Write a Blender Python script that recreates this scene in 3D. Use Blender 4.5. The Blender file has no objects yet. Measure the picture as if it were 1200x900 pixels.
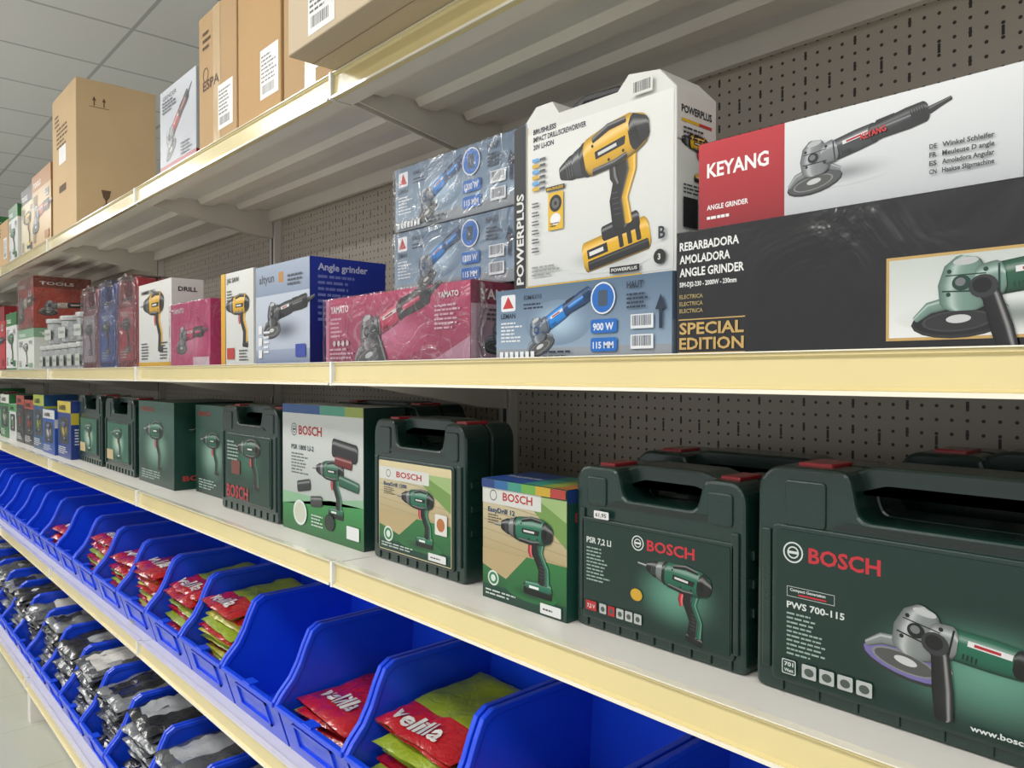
import bpy, math, random
from mathutils import Vector, Matrix, noise
random.seed(7)
SC=bpy.context.scene
try:
    SC.view_settings.view_transform='Standard'
except Exception: pass

# ---------------------------------------------------------------- materials
def lin(h):
    h=h.lstrip('#'); o=[]
    if len(h)==3: h=''.join(c*2 for c in h)
    for i in (0,2,4):
        c=int(h[i:i+2],16)/255
        o.append(c/12.92 if c<=.04045 else ((c+.055)/1.055)**2.4)
    return o
_M={}
def mat(h,rough=.45,bump=0.0,bs=60,var=.05,vs=9,metal=0,coat=0,name=None,spec=.5,trans=0,alpha=1):
    key=(h,rough,bump,bs,var,vs,metal,coat,spec,trans,alpha)
    if key in _M: return _M[key]
    m=bpy.data.materials.new(name or 'mat_'+h.strip('#')); m.use_nodes=True
    nt=m.node_tree; N=nt.nodes; L=nt.links
    p=N['Principled BSDF']
    tc=N.new('ShaderNodeTexCoord')
    if h=='VC':
        at=N.new('ShaderNodeAttribute'); at.attribute_name='Col'; L.new(at.outputs['Color'],p.inputs['Base Color'])
    else:
        n=N.new('ShaderNodeTexNoise'); n.inputs['Scale'].default_value=vs; n.inputs['Detail'].default_value=3
        L.new(tc.outputs['Object'],n.inputs['Vector'])
        mx=N.new('ShaderNodeMix'); mx.data_type='RGBA'
        c=lin(h)
        mx.inputs[6].default_value=[max(0,x*(1-var)) for x in c]+[1]
        mx.inputs[7].default_value=[min(1,x*(1+var)) for x in c]+[1]
        L.new(n.outputs['Fac'],mx.inputs[0]); L.new(mx.outputs[2],p.inputs['Base Color'])
    p.inputs['Roughness'].default_value=rough; p.inputs['Metallic'].default_value=metal
    p.inputs['Coat Weight'].default_value=coat; p.inputs['Coat Roughness'].default_value=.1
    p.inputs['Specular IOR Level'].default_value=spec
    p.inputs['Transmission Weight'].default_value=trans
    p.inputs['Alpha'].default_value=alpha
    if bump:
        n2=N.new('ShaderNodeTexNoise'); n2.inputs['Scale'].default_value=bs; n2.inputs['Detail'].default_value=4
        n2.inputs['Distortion'].default_value=1.2
        L.new(tc.outputs['Object'],n2.inputs['Vector'])
        bp=N.new('ShaderNodeBump'); bp.inputs['Strength'].default_value=bump; bp.inputs['Distance'].default_value=.01
        L.new(n2.outputs['Fac'],bp.inputs['Height']); L.new(bp.outputs['Normal'],p.inputs['Normal'])
        if coat: L.new(bp.outputs['Normal'],p.inputs['Coat Normal'])
    _M[key]=m; return m
def P(h): return mat(h,.34,.03,14,.04)           # printed card
def W(h): return mat(h,.3,.5,16,.06,coat=1.0)    # shrink wrapped card
def PL(h): return mat(h,.27,.05,300,.06,coat=.3) # moulded plastic
def film(scale,base,mul,dist):
    """clear crinkled polythene: mostly see-through with glossy folds"""
    m=bpy.data.materials.new('clear_film'); m.use_nodes=True; nt=m.node_tree;N=nt.nodes;L=nt.links
    N.remove(N['Principled BSDF']); out=[n for n in N if n.type=='OUTPUT_MATERIAL'][0]
    tc=N.new('ShaderNodeTexCoord'); n=N.new('ShaderNodeTexNoise'); n.inputs['Scale'].default_value=scale; n.inputs['Detail'].default_value=3; n.inputs['Distortion'].default_value=2.5
    L.new(tc.outputs['Object'],n.inputs['Vector'])
    bp=N.new('ShaderNodeBump'); bp.inputs['Strength'].default_value=1; bp.inputs['Distance'].default_value=dist
    L.new(n.outputs['Fac'],bp.inputs['Height'])
    t=N.new('ShaderNodeBsdfTransparent'); g=N.new('ShaderNodeBsdfGlossy'); g.inputs['Roughness'].default_value=.16
    L.new(bp.outputs['Normal'],g.inputs['Normal'])
    fr=N.new('ShaderNodeFresnel'); fr.inputs['IOR'].default_value=1.5; L.new(bp.outputs['Normal'],fr.inputs['Normal'])
    # folds: thin bright creases where the noise crosses its mid value
    sb=N.new('ShaderNodeMath'); sb.operation='SUBTRACT'; sb.inputs[1].default_value=.5; L.new(n.outputs['Fac'],sb.inputs[0])
    ab=N.new('ShaderNodeMath'); ab.operation='ABSOLUTE'; L.new(sb.outputs[0],ab.inputs[0])
    mr=N.new('ShaderNodeMapRange'); mr.inputs['From Min'].default_value=0; mr.inputs['From Max'].default_value=.022; mr.inputs['To Min'].default_value=.20; mr.inputs['To Max'].default_value=base
    L.new(ab.outputs[0],mr.inputs['Value'])
    ad=N.new('ShaderNodeMath'); ad.operation='MULTIPLY_ADD'; ad.use_clamp=True; ad.inputs[1].default_value=mul
    L.new(fr.outputs[0],ad.inputs[0]); L.new(mr.outputs[0],ad.inputs[2])
    mx=N.new('ShaderNodeMixShader'); L.new(ad.outputs[0],mx.inputs[0]); L.new(t.outputs[0],mx.inputs[1]); L.new(g.outputs[0],mx.inputs[2])
    L.new(mx.outputs[0],out.inputs['Surface']); return m
FILM=film(8,.02,.35,.007); FILM2=film(14,.05,.6,.012)

# ---------------------------------------------------------------- mesh builder
def offs(poly,c):
    n=len(poly); out=[]
    area=sum(poly[i][0]*poly[(i+1)%n][1]-poly[(i+1)%n][0]*poly[i][1] for i in range(n))
    sg=1 if area>0 else -1
    for i in range(n):
        a=Vector(poly[i-1]);b=Vector(poly[i]);d=Vector(poly[(i+1)%n])
        e1=(b-a).normalized(); e2=(d-b).normalized()
        n1=Vector((-e1.y,e1.x))*sg; n2=Vector((-e2.y,e2.x))*sg
        m=(n1+n2); 
        if m.length<1e-6: m=n1
        m=m.normalized(); k=c/max(.4,m.dot(n1))
        q=b+m*k; out.append((q.x,q.y))
    return out
def rnd(poly,r,n=4):
    out=[];N=len(poly)
    for i in range(N):
        a=Vector(poly[i-1]);b=Vector(poly[i]);d=Vector(poly[(i+1)%N])
        rr=r[i] if isinstance(r,(list,tuple)) else r
        l1=min(rr,(a-b).length*.48); l2=min(rr,(d-b).length*.48)
        p=b+(a-b).normalized()*l1; q=b+(d-b).normalized()*l2
        if rr<=0: out.append(tuple(b)); continue
        for k in range(n+1):
            t=k/n; s=p*(1-t)**2+b*2*t*(1-t)+q*t*t
            out.append((s.x,s.y))
    return out
def rect(x0,z0,x1,z1): return [(x0,z0),(x1,z0),(x1,z1),(x0,z1)]
class Bld:
    def __init__(s): s.v=[];s.f=[];s.m=[];s.mats=[];s.c={}
    def mi(s,m):
        if m not in s.mats: s.mats.append(m)
        return s.mats.index(m)
    def add(s,vs,fs,m,cols=None):
        o=len(s.v); s.v+= [tuple(x) for x in vs]; k=s.mi(m)
        if cols:
            for i,c in enumerate(cols): s.c[o+i]=c
        for f in fs: s.f.append([i+o for i in f]); s.m.append(k)
    def prism(s,poly,y0,y1,m,c=0.0,ax='y'):
        n=len(poly)
        rings=[(y0,poly),(y1,poly)] if c<=0 else [(y0,offs(poly,c)),(y0+c*.3,offs(poly,c*.3)),(y0+c,poly),(y1-c,poly),(y1-c*.3,offs(poly,c*.3)),(y1,offs(poly,c))]
        vs=[]
        for y,pp in rings:
            for a,b in pp:
                vs.append((a,y,b) if ax=='y' else ((y,a,b) if ax=='x' else (a,b,y)))
        fs=[list(range(n)),list(range((len(rings)-1)*n,len(rings)*n))[::-1]]
        for r in range(len(rings)-1):
            for i in range(n):
                j=(i+1)%n; fs.append([r*n+i,(r+1)*n+i,(r+1)*n+j,r*n+j])
        s.add(vs,fs,m)
    def box(s,x0,x1,y0,y1,z0,z1,m,c=0.0): s.prism(rect(x0,z0,x1,z1),y0,y1,m,c)
    def obj(s,name,loc=(0,0,0),rz=0,parent=None,smooth=False):
        me=bpy.data.meshes.new(name); me.from_pydata(s.v,[],s.f); me.update()
        for m in s.mats: me.materials.append(m)
        me.polygons.foreach_set('material_index',s.m)
        if smooth: me.polygons.foreach_set('use_smooth',[True]*len(me.polygons))
        if s.c:
            at=me.color_attributes.new('Col','FLOAT_COLOR','POINT')
            buf=[1.0]*(4*len(s.v))
            for i,c in s.c.items(): buf[4*i:4*i+3]=c[:3]
            at.data.foreach_set('color',buf)
        return inst(me,name,loc,rz,parent)
def inst(me,name,loc,rz=0,parent=None):
    o=bpy.data.objects.new(name,me); SC.collection.objects.link(o)
    o.location=loc; o.rotation_euler=(0,0,math.radians(rz))
    if parent: o.parent=parent
    return o

_T={}
def tmesh(t):
    if t in _T: return _T[t]
    cu=bpy.data.curves.new('tmp','FONT'); cu.body=t; cu.size=1; cu.resolution_u=2; cu.offset=.026
    ob=bpy.data.objects.new('tmp',cu); SC.collection.objects.link(ob)
    bpy.context.view_layer.update()
    dg=bpy.context.evaluated_depsgraph_get()
    me=bpy.data.meshes.new_from_object(ob.evaluated_get(dg))
    vs=[(v.co.x,v.co.y) for v in me.vertices]; fs=[list(p.vertices) for p in me.polygons]
    x0=min(v[0] for v in vs); x1=max(v[0] for v in vs); y1=max(v[1] for v in vs)
    vs=[((x-x0),y) for x,y in vs]
    bpy.data.objects.remove(ob); bpy.data.curves.remove(cu); bpy.data.meshes.remove(me)
    _T[t]=(vs,fs,x1-x0,y1); return _T[t]
def mixc(a,b,t): return [x*(1-t)+y*t for x,y in zip(a,b)]
class Face:
    def __init__(s,b,O,U,V,N,w,h):
        s.b=b;s.O=Vector(O);s.U=Vector(U);s.V=Vector(V);s.N=Vector(N);s.k=.0005;s.w=w;s.h=h
    def pt(s,u,v): return s.O+s.U*u+s.V*v+s.N*s.k
    def poly(s,pts,m):
        s.k+=.00005; s.b.add([s.pt(*p) for p in pts],[list(range(len(pts)))],m)
    def rect(s,u0,v0,u1,v1,m): s.poly(rect(u0,v0,u1,v1),m)
    def rrect(s,u0,v0,u1,v1,r,m): s.poly(rnd(rect(u0,v0,u1,v1),r),m)
    def ell(s,u,v,ru,rv,m,n=20): s.poly([(u+ru*math.cos(6.2832*i/n),v+rv*math.sin(6.2832*i/n)) for i in range(n)],m)
    def ring(s,u,v,r,t,m,n=20):
        s.k+=.00005
        vs=[s.pt(u+q*math.cos(6.2832*i/n),v+q*math.sin(6.2832*i/n)) for q in (r,r-t) for i in range(n)]
        s.b.add(vs,[[i,(i+1)%n,n+(i+1)%n,n+i] for i in range(n)],m)
    def vcm(s,wrap): return mat('VC',.3,.5,16,coat=1.0) if wrap else mat('VC',.34,.03,14)
    def grad(s,u0,v0,u1,v1,cb,ct,wrap=False,horiz=False):
        s.k+=.00005; a=lin(cb);b=lin(ct)
        c=[a,b,b,a] if horiz else [a,a,b,b]
        s.b.add([s.pt(*p) for p in rect(u0,v0,u1,v1)],[[0,1,2,3]],s.vcm(wrap),c)
    def glow(s,u,v,ru,rv,ci,co,wrap=False,n=28,R=7):
        s.k+=.00005; a=lin(ci);b=lin(co); vs=[s.pt(u,v)];cs=[a];fs=[]
        for r in range(1,R+1):
            q=r/R; t=q*q*(3-2*q)
            for i in range(n):
                an=6.28318*i/n; vs.append(s.pt(u+ru*q*math.cos(an),v+rv*q*math.sin(an))); cs.append(mixc(a,b,t))
        for i in range(n): fs.append([0,1+i,1+(i+1)%n])
        for r in range(R-1):
            for i in range(n):
                j=(i+1)%n; fs.append([1+r*n+i,1+(r+1)*n+i,1+(r+1)*n+j,1+r*n+j])
        s.b.add(vs,fs,s.vcm(wrap),cs)
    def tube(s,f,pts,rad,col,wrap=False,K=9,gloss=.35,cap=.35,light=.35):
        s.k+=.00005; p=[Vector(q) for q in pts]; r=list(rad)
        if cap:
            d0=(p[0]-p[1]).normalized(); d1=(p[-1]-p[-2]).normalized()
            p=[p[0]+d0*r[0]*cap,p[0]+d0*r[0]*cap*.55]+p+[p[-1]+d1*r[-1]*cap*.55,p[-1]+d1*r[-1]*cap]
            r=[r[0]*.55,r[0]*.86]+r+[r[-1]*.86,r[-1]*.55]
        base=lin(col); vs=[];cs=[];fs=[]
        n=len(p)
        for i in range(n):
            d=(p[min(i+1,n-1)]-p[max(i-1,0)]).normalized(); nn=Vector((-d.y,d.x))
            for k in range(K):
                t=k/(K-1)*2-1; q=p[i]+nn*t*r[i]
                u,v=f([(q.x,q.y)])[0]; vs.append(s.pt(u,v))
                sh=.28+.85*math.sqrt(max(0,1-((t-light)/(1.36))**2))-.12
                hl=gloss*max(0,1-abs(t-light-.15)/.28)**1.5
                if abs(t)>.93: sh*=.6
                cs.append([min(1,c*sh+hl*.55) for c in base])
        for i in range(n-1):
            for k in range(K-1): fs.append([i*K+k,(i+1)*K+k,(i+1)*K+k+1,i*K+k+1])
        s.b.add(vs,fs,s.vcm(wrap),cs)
    def stroke(s,pts,t,m):
        for a,b in zip(pts[:-1],pts[1:]):
            a=Vector(a);b=Vector(b);d=(b-a).normalized();n=Vector((-d.y,d.x))*t/2
            s.poly([a+n,a-n,b-n,b+n],m)
    def text(s,t,u,v,h,m,w=None,rot=0):
        vs,fs,tw,th=tmesh(t); sy=h/th; sx=(w/tw) if w else sy*.95
        s.k+=.00005; c=math.cos(rot);n=math.sin(rot)
        s.b.add([s.pt(u+(x*sx)*c-(y*sy)*n, v+(x*sx)*n+(y*sy)*c) for x,y in vs],fs,m)
    def lines(s,u,v,w,n,lh,m,t=.45):
        r=random.Random(n*17+int(u*1000))
        s.k+=.00005
        for i in range(n):
            x=u; vv=v-i*lh
            end=u+w*r.uniform(.6,1)
            while x<end:
                l=r.uniform(.08,.26)*w; l=min(l,end-x)
                if l>.0012: s.b.add([s.pt(*q) for q in rect(x,vv,x+l*.82,vv+lh*t)],[[0,1,2,3]],m)
                x+=l
    def barcode(s,u,v,w,h,wh,bk):
        s.rect(u,v,u+w,v+h,wh); x=u+w*.06; r=random.Random(3); s.k+=.00005
        while x<u+w*.92:
            t=w*r.choice((.012,.022,.035)); s.b.add([s.pt(*q) for q in rect(x,v+h*.2,x+t,v+h*.92)],[[0,1,2,3]],bk); x+=t+w*r.choice((.015,.03))
def card(w,h,d,m,c=.0015):
    b=Bld(); b.box(0,w,0,d,0,h,m,c); return b
def FR(b,w,h,y=0): return Face(b,(0,y,0),(1,0,0),(0,0,1),(0,-1,0),w,h)
def RT(b,w,d,h): return Face(b,(w,0,0),(0,1,0),(0,0,1),(1,0,0),d,h)
def TF(F,cx,cy,s,ang=0,flip=1):
    c=math.cos(ang);n=math.sin(ang)
    def f(pts): return [(cx+(x*flip*c-y*n)*s, cy+(x*flip*n+y*c)*s) for x,y in pts]
    return f
def ellp(x,y,rx,ry,n=18): return [(x+rx*math.cos(6.2832*i/n),y+ry*math.sin(6.2832*i/n)) for i in range(n)]

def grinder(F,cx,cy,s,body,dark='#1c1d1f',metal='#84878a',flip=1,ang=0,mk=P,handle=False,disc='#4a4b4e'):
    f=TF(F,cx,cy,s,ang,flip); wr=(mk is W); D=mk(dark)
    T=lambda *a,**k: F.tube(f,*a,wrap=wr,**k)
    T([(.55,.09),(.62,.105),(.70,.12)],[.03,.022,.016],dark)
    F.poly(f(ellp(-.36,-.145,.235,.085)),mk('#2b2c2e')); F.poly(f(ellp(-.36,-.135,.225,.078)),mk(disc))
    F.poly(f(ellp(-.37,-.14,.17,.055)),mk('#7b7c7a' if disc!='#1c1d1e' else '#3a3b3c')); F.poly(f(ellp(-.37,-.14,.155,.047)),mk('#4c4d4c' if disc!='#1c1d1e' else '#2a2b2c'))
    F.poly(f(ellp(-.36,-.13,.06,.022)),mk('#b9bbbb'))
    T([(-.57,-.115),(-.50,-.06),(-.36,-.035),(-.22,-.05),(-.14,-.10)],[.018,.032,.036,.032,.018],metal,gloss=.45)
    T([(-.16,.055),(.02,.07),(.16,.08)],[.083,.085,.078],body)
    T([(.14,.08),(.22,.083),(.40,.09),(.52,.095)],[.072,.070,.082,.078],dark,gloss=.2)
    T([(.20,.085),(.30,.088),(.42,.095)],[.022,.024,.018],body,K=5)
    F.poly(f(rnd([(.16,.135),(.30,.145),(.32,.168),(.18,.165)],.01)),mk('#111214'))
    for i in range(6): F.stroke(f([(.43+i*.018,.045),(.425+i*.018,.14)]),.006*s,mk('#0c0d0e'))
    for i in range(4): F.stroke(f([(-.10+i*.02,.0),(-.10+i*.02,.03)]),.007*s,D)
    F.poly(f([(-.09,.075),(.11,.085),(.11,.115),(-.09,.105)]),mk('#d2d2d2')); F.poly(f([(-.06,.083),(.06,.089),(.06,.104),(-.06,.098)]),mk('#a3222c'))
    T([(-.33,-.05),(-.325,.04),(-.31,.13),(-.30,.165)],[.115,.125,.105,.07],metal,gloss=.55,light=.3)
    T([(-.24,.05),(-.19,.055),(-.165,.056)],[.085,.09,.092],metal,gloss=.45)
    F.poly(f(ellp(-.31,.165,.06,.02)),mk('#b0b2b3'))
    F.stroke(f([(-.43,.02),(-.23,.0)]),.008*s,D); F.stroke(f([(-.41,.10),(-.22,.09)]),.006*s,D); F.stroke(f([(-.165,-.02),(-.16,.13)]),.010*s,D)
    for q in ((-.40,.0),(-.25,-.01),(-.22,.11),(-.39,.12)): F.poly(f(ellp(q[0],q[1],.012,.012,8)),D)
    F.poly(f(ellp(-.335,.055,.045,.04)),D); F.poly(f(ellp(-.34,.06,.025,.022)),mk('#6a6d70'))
    if handle:
        T([(-.23,.02),(-.20,-.03),(-.16,-.20),(-.13,-.34)],[.05,.045,.052,.045],'#1b1c1e',gloss=.45)
        F.poly(f(ellp(-.235,.025,.068,.06)),mk('#2f3133')); F.poly(f(ellp(-.24,.03,.045,.04)),mk('#111213'))
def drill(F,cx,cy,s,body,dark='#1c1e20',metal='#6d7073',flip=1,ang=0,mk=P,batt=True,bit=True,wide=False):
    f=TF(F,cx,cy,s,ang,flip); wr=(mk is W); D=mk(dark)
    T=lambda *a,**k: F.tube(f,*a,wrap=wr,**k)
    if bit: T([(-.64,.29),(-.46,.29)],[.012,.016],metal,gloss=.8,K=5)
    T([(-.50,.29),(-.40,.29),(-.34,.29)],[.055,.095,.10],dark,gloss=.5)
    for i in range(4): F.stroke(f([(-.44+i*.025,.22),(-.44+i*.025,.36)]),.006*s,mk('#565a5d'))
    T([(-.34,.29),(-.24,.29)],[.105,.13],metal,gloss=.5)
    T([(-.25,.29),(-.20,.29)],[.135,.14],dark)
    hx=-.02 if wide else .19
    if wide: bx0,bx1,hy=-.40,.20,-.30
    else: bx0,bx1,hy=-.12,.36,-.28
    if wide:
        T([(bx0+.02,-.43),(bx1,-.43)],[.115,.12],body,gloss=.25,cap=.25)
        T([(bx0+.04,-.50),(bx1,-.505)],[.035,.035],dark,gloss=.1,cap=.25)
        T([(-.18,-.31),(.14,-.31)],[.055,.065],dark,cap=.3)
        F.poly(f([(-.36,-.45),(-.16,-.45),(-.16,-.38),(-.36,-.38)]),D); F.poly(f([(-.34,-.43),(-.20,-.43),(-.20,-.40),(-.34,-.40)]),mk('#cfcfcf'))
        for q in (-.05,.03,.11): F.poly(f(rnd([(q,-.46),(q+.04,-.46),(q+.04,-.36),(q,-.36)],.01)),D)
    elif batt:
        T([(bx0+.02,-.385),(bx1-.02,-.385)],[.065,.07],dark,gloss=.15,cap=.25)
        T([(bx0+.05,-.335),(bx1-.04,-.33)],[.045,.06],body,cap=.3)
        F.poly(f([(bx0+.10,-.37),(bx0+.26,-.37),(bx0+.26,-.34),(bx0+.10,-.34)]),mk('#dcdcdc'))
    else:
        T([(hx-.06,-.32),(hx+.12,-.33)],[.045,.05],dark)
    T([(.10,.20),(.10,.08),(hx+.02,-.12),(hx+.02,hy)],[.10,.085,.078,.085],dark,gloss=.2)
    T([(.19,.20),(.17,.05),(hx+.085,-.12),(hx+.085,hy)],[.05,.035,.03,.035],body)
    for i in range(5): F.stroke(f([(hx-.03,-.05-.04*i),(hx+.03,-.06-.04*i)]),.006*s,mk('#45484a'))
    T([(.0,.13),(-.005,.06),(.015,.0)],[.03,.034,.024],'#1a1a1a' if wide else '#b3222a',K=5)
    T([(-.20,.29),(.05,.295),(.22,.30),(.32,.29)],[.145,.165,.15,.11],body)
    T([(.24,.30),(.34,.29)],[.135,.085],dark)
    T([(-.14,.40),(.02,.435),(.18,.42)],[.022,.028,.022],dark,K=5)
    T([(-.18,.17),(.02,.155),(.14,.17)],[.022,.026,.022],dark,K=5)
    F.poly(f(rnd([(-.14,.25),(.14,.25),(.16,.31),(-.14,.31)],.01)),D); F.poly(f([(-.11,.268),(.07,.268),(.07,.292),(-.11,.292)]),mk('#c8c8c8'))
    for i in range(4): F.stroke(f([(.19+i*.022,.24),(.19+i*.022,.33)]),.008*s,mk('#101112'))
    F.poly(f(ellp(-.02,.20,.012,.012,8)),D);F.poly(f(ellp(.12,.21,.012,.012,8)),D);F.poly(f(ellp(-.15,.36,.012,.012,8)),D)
def arrow_up(F,u,v,s,m):
    F.rect(u-s*.06,v,u+s*.06,v+s*.6,m); F.poly([(u-s*.2,v+s*.55),(u+s*.2,v+s*.55),(u,v+s)],m)

# ---------------------------------------------------------------- room
def simple(name,x0,x1,y0,y1,z0,z1,m):
    b=Bld(); b.box(x0,x1,y0,y1,z0,z1,m); return b.obj(name)
def tilemat(name,h,gh,size,mort,rough):
    m=bpy.data.materials.new(name); m.use_nodes=True; nt=m.node_tree;N=nt.nodes;L=nt.links;p=N['Principled BSDF']
    tc=N.new('ShaderNodeTexCoord'); b=N.new('ShaderNodeTexBrick'); b.offset=0; b.squash=1
    b.inputs['Scale'].default_value=1; b.inputs['Brick Width'].default_value=size; b.inputs['Row Height'].default_value=size
    b.inputs['Mortar Size'].default_value=mort; b.inputs['Mortar Smooth'].default_value=.1
    b.inputs['Color1'].default_value=lin(h)+[1]; b.inputs['Color2'].default_value=[c*.96 for c in lin(h)]+[1]
    b.inputs['Mortar'].default_value=lin(gh)+[1]
    L.new(tc.outputs['Object'],b.inputs['Vector'])
    n=N.new('ShaderNodeTexNoise'); n.inputs['Scale'].default_value=90
    L.new(tc.outputs['Object'],n.inputs['Vector'])
    mx=N.new('ShaderNodeMix'); mx.data_type='RGBA'; mx.blend_type='MULTIPLY'; mx.inputs[0].default_value=.08
    L.new(b.outputs['Color'],mx.inputs[6]); L.new(n.outputs['Color'],mx.inputs[7])
    L.new(mx.outputs[2],p.inputs['Base Color']); p.inputs['Roughness'].default_value=rough
    return m
CEIL=3.35
simple('floor',-14,5,-5,8,-.1,0,tilemat('floor_tiles','#b9bbaf','#a5a79b',.45,.003,.3))
simple('ceiling',-14,5,-5,8,CEIL,CEIL+.1,tilemat('ceiling_tiles','#eaebee','#babcc0',.6,.010,.85))
simple('wall_left',-14.1,-14,-5,8,0,CEIL,mat('#b5b8b6',.8,.1,50))
simple('wall_back',-14,5,8,8.1,0,CEIL,mat('#b5b8b6',.8,.1,50))

# ---------------------------------------------------------------- shelving
JN=[1.21-1.33*i for i in range(9)]
YB=1.31; YF=.80
white=mat('#dbd8d1',.38,.02,200,.04); under=mat('#ddd7cb',.42,.03,40,.05)
cream=mat('#dccb92',.22,.02,30,.05,coat=.9); creamlip=mat('#efe9d6',.2,.0,30,.03,coat=.8)
tab=mat('#e4e6e6',.3,0,30,.03)
shelving=bpy.data.objects.new('gondola_shelving',None); SC.collection.objects.link(shelving)
def pegmat():
    m=bpy.data.materials.new('pegboard'); m.use_nodes=True; nt=m.node_tree;N=nt.nodes;L=nt.links;p=N['Principled BSDF']
    tc=N.new('ShaderNodeTexCoord'); sp=N.new('ShaderNodeSeparateXYZ'); L.new(tc.outputs['Object'],sp.inputs[0])
    def M(op,a,b=None,c=None):
        n=N.new('ShaderNodeMath'); n.operation=op
        for i,x in enumerate((a,b,c)):
            if x is None: continue
            if isinstance(x,(int,float)): n.inputs[i].default_value=x
            else: L.new(x,n.inputs[i])
        return n.outputs[0]
    def cell(o,p,ofs): 
        return M('MULTIPLY',M('SUBTRACT',M('FRACT',M('ADD',M('DIVIDE',o,p),ofs)),.5),p)
    X=sp.outputs['X'];Z=sp.outputs['Z']
    def dots(p,r,ox,oz):
        a=cell(X,p,ox);b=cell(Z,p,oz)
        return M('LESS_THAN',M('SQRT',M('ADD',M('MULTIPLY',a,a),M('MULTIPLY',b,b))),r)
    def slot(px,pz,hw,hh,ox,oz):
        a=M('ABSOLUTE',cell(X,px,ox));b=M('ABSOLUTE',cell(Z,pz,oz))
        return M('MULTIPLY',M('LESS_THAN',a,hw),M('LESS_THAN',b,hh))
    h=M('MAXIMUM',dots(.022,.0028,0,0),slot(.088,.044,.0022,.0075,.125,.25))
    h=M('MAXIMUM',h,slot(.088,.088,.0022,.0075,.625,.5))
    mx=N.new('ShaderNodeMix'); mx.data_type='RGBA'; L.new(h,mx.inputs[0])
    mx.inputs[6].default_value=lin('#b8b0a2')+[1]; mx.inputs[7].default_value=lin('#3c3935')+[1]
    L.new(mx.outputs[2],p.inputs['Base Color']); p.inputs['Roughness'].default_value=.45
    return m
b=Bld(); pm=pegmat()
for a,c in zip(JN[:-1],JN[1:]): b.box(c+.003,a-.003,YB,YB+.02,.1,2.40,pm)
b.obj('pegboard_back',parent=shelving)
b=Bld()
for x in JN:
    b.box(x-.02,x+.02,YB-.025,YB+.03,0,2.42,white)
    b.box(x-.006,x+.006,YB-.026,YB-.024,.1,2.42,mat('#4a4843',.6))
b.obj('uprights',parent=shelving)
def shelf(zb,zt,yf,nm):
    b=Bld()
    for a,c in zip(JN[:-1],JN[1:]):
        x0,x1=c+.002,a-.002
        b.box(x0,x1,yf+.010,YB-.03,zt-.008,zt-.004,white)
        b.box(x0,x1,yf+.008,yf+.014,zb+.002,zt-.004,white)
        b.box(x0,x1,yf+.014,yf+.05,zb+.002,zb+.005,under)
        b.box(x0,x1,YB-.045,YB-.03,zt-.05,zt-.008,under)
        n=3; w=(YB-.05-(yf+.05))/n
        for i in range(n):
            y=yf+.05+w*i
            b.prism([(y+.01,zt-.008),(y+.022,zt-.024),(y+w*.5,zt-.024),(y+w*.5+.012,zt-.008)],x0+.02,x1-.02,under,ax='x')
        b.prism([(yf+.008,zb),(yf-.001,zb+.001),(yf-.004,zb+.006),(yf+.001,zb+.009),(yf+.003,zt-.007),(yf-.001,zt-.004),(yf,zt),(yf+.008,zt)],x0+.004,x1-.004,cream,ax='x')
        b.box(x0+.004,x1-.004,yf-.0035,yf+.012,zt,zt+.0015,creamlip)
        b.box(x0+.004,x1-.004,yf-.006,yf-.003,zb+.0,zb+.005,creamlip)
        b.box(x0+.001,x0+.009,yf-.007,yf+.006,zb-.001,zt+.002,tab)
    for x in JN:
        for s in (-.014,.010):
            b.prism([(YB-.03,zt-.008),(YB-.03,zt-.11),(YB-.10,zt-.105),(yf+.06,zt-.045),(yf+.03,zt-.03),(yf+.03,zt-.008)],x+s,x+s+.004,under,ax='x')
    b.obj(nm,parent=shelving)
ZA,ZBs,ZC,ZD,ZE=2.225,1.625,1.207,.695,.205
shelf(2.172,ZA,YF,'shelf_1'); shelf(1.578,ZBs,YF,'shelf_2'); shelf(1.157,ZC,YF,'shelf_3')
shelf(.648,ZD,YF,'shelf_4'); shelf(.158,ZE,.70,'shelf_5')
b=Bld(); b.box(JN[-1],JN[0],.78,.80,0,.15,under)
for x in JN: b.box(x-.03,x+.03,.71,1.31,0,.15,white,.003)
b.obj('plinth',parent=shelving)
TA,TB,TC,TD,TE=[z+.0022-.006 for z in (ZA,ZBs,ZC,ZD,ZE)]

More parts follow.
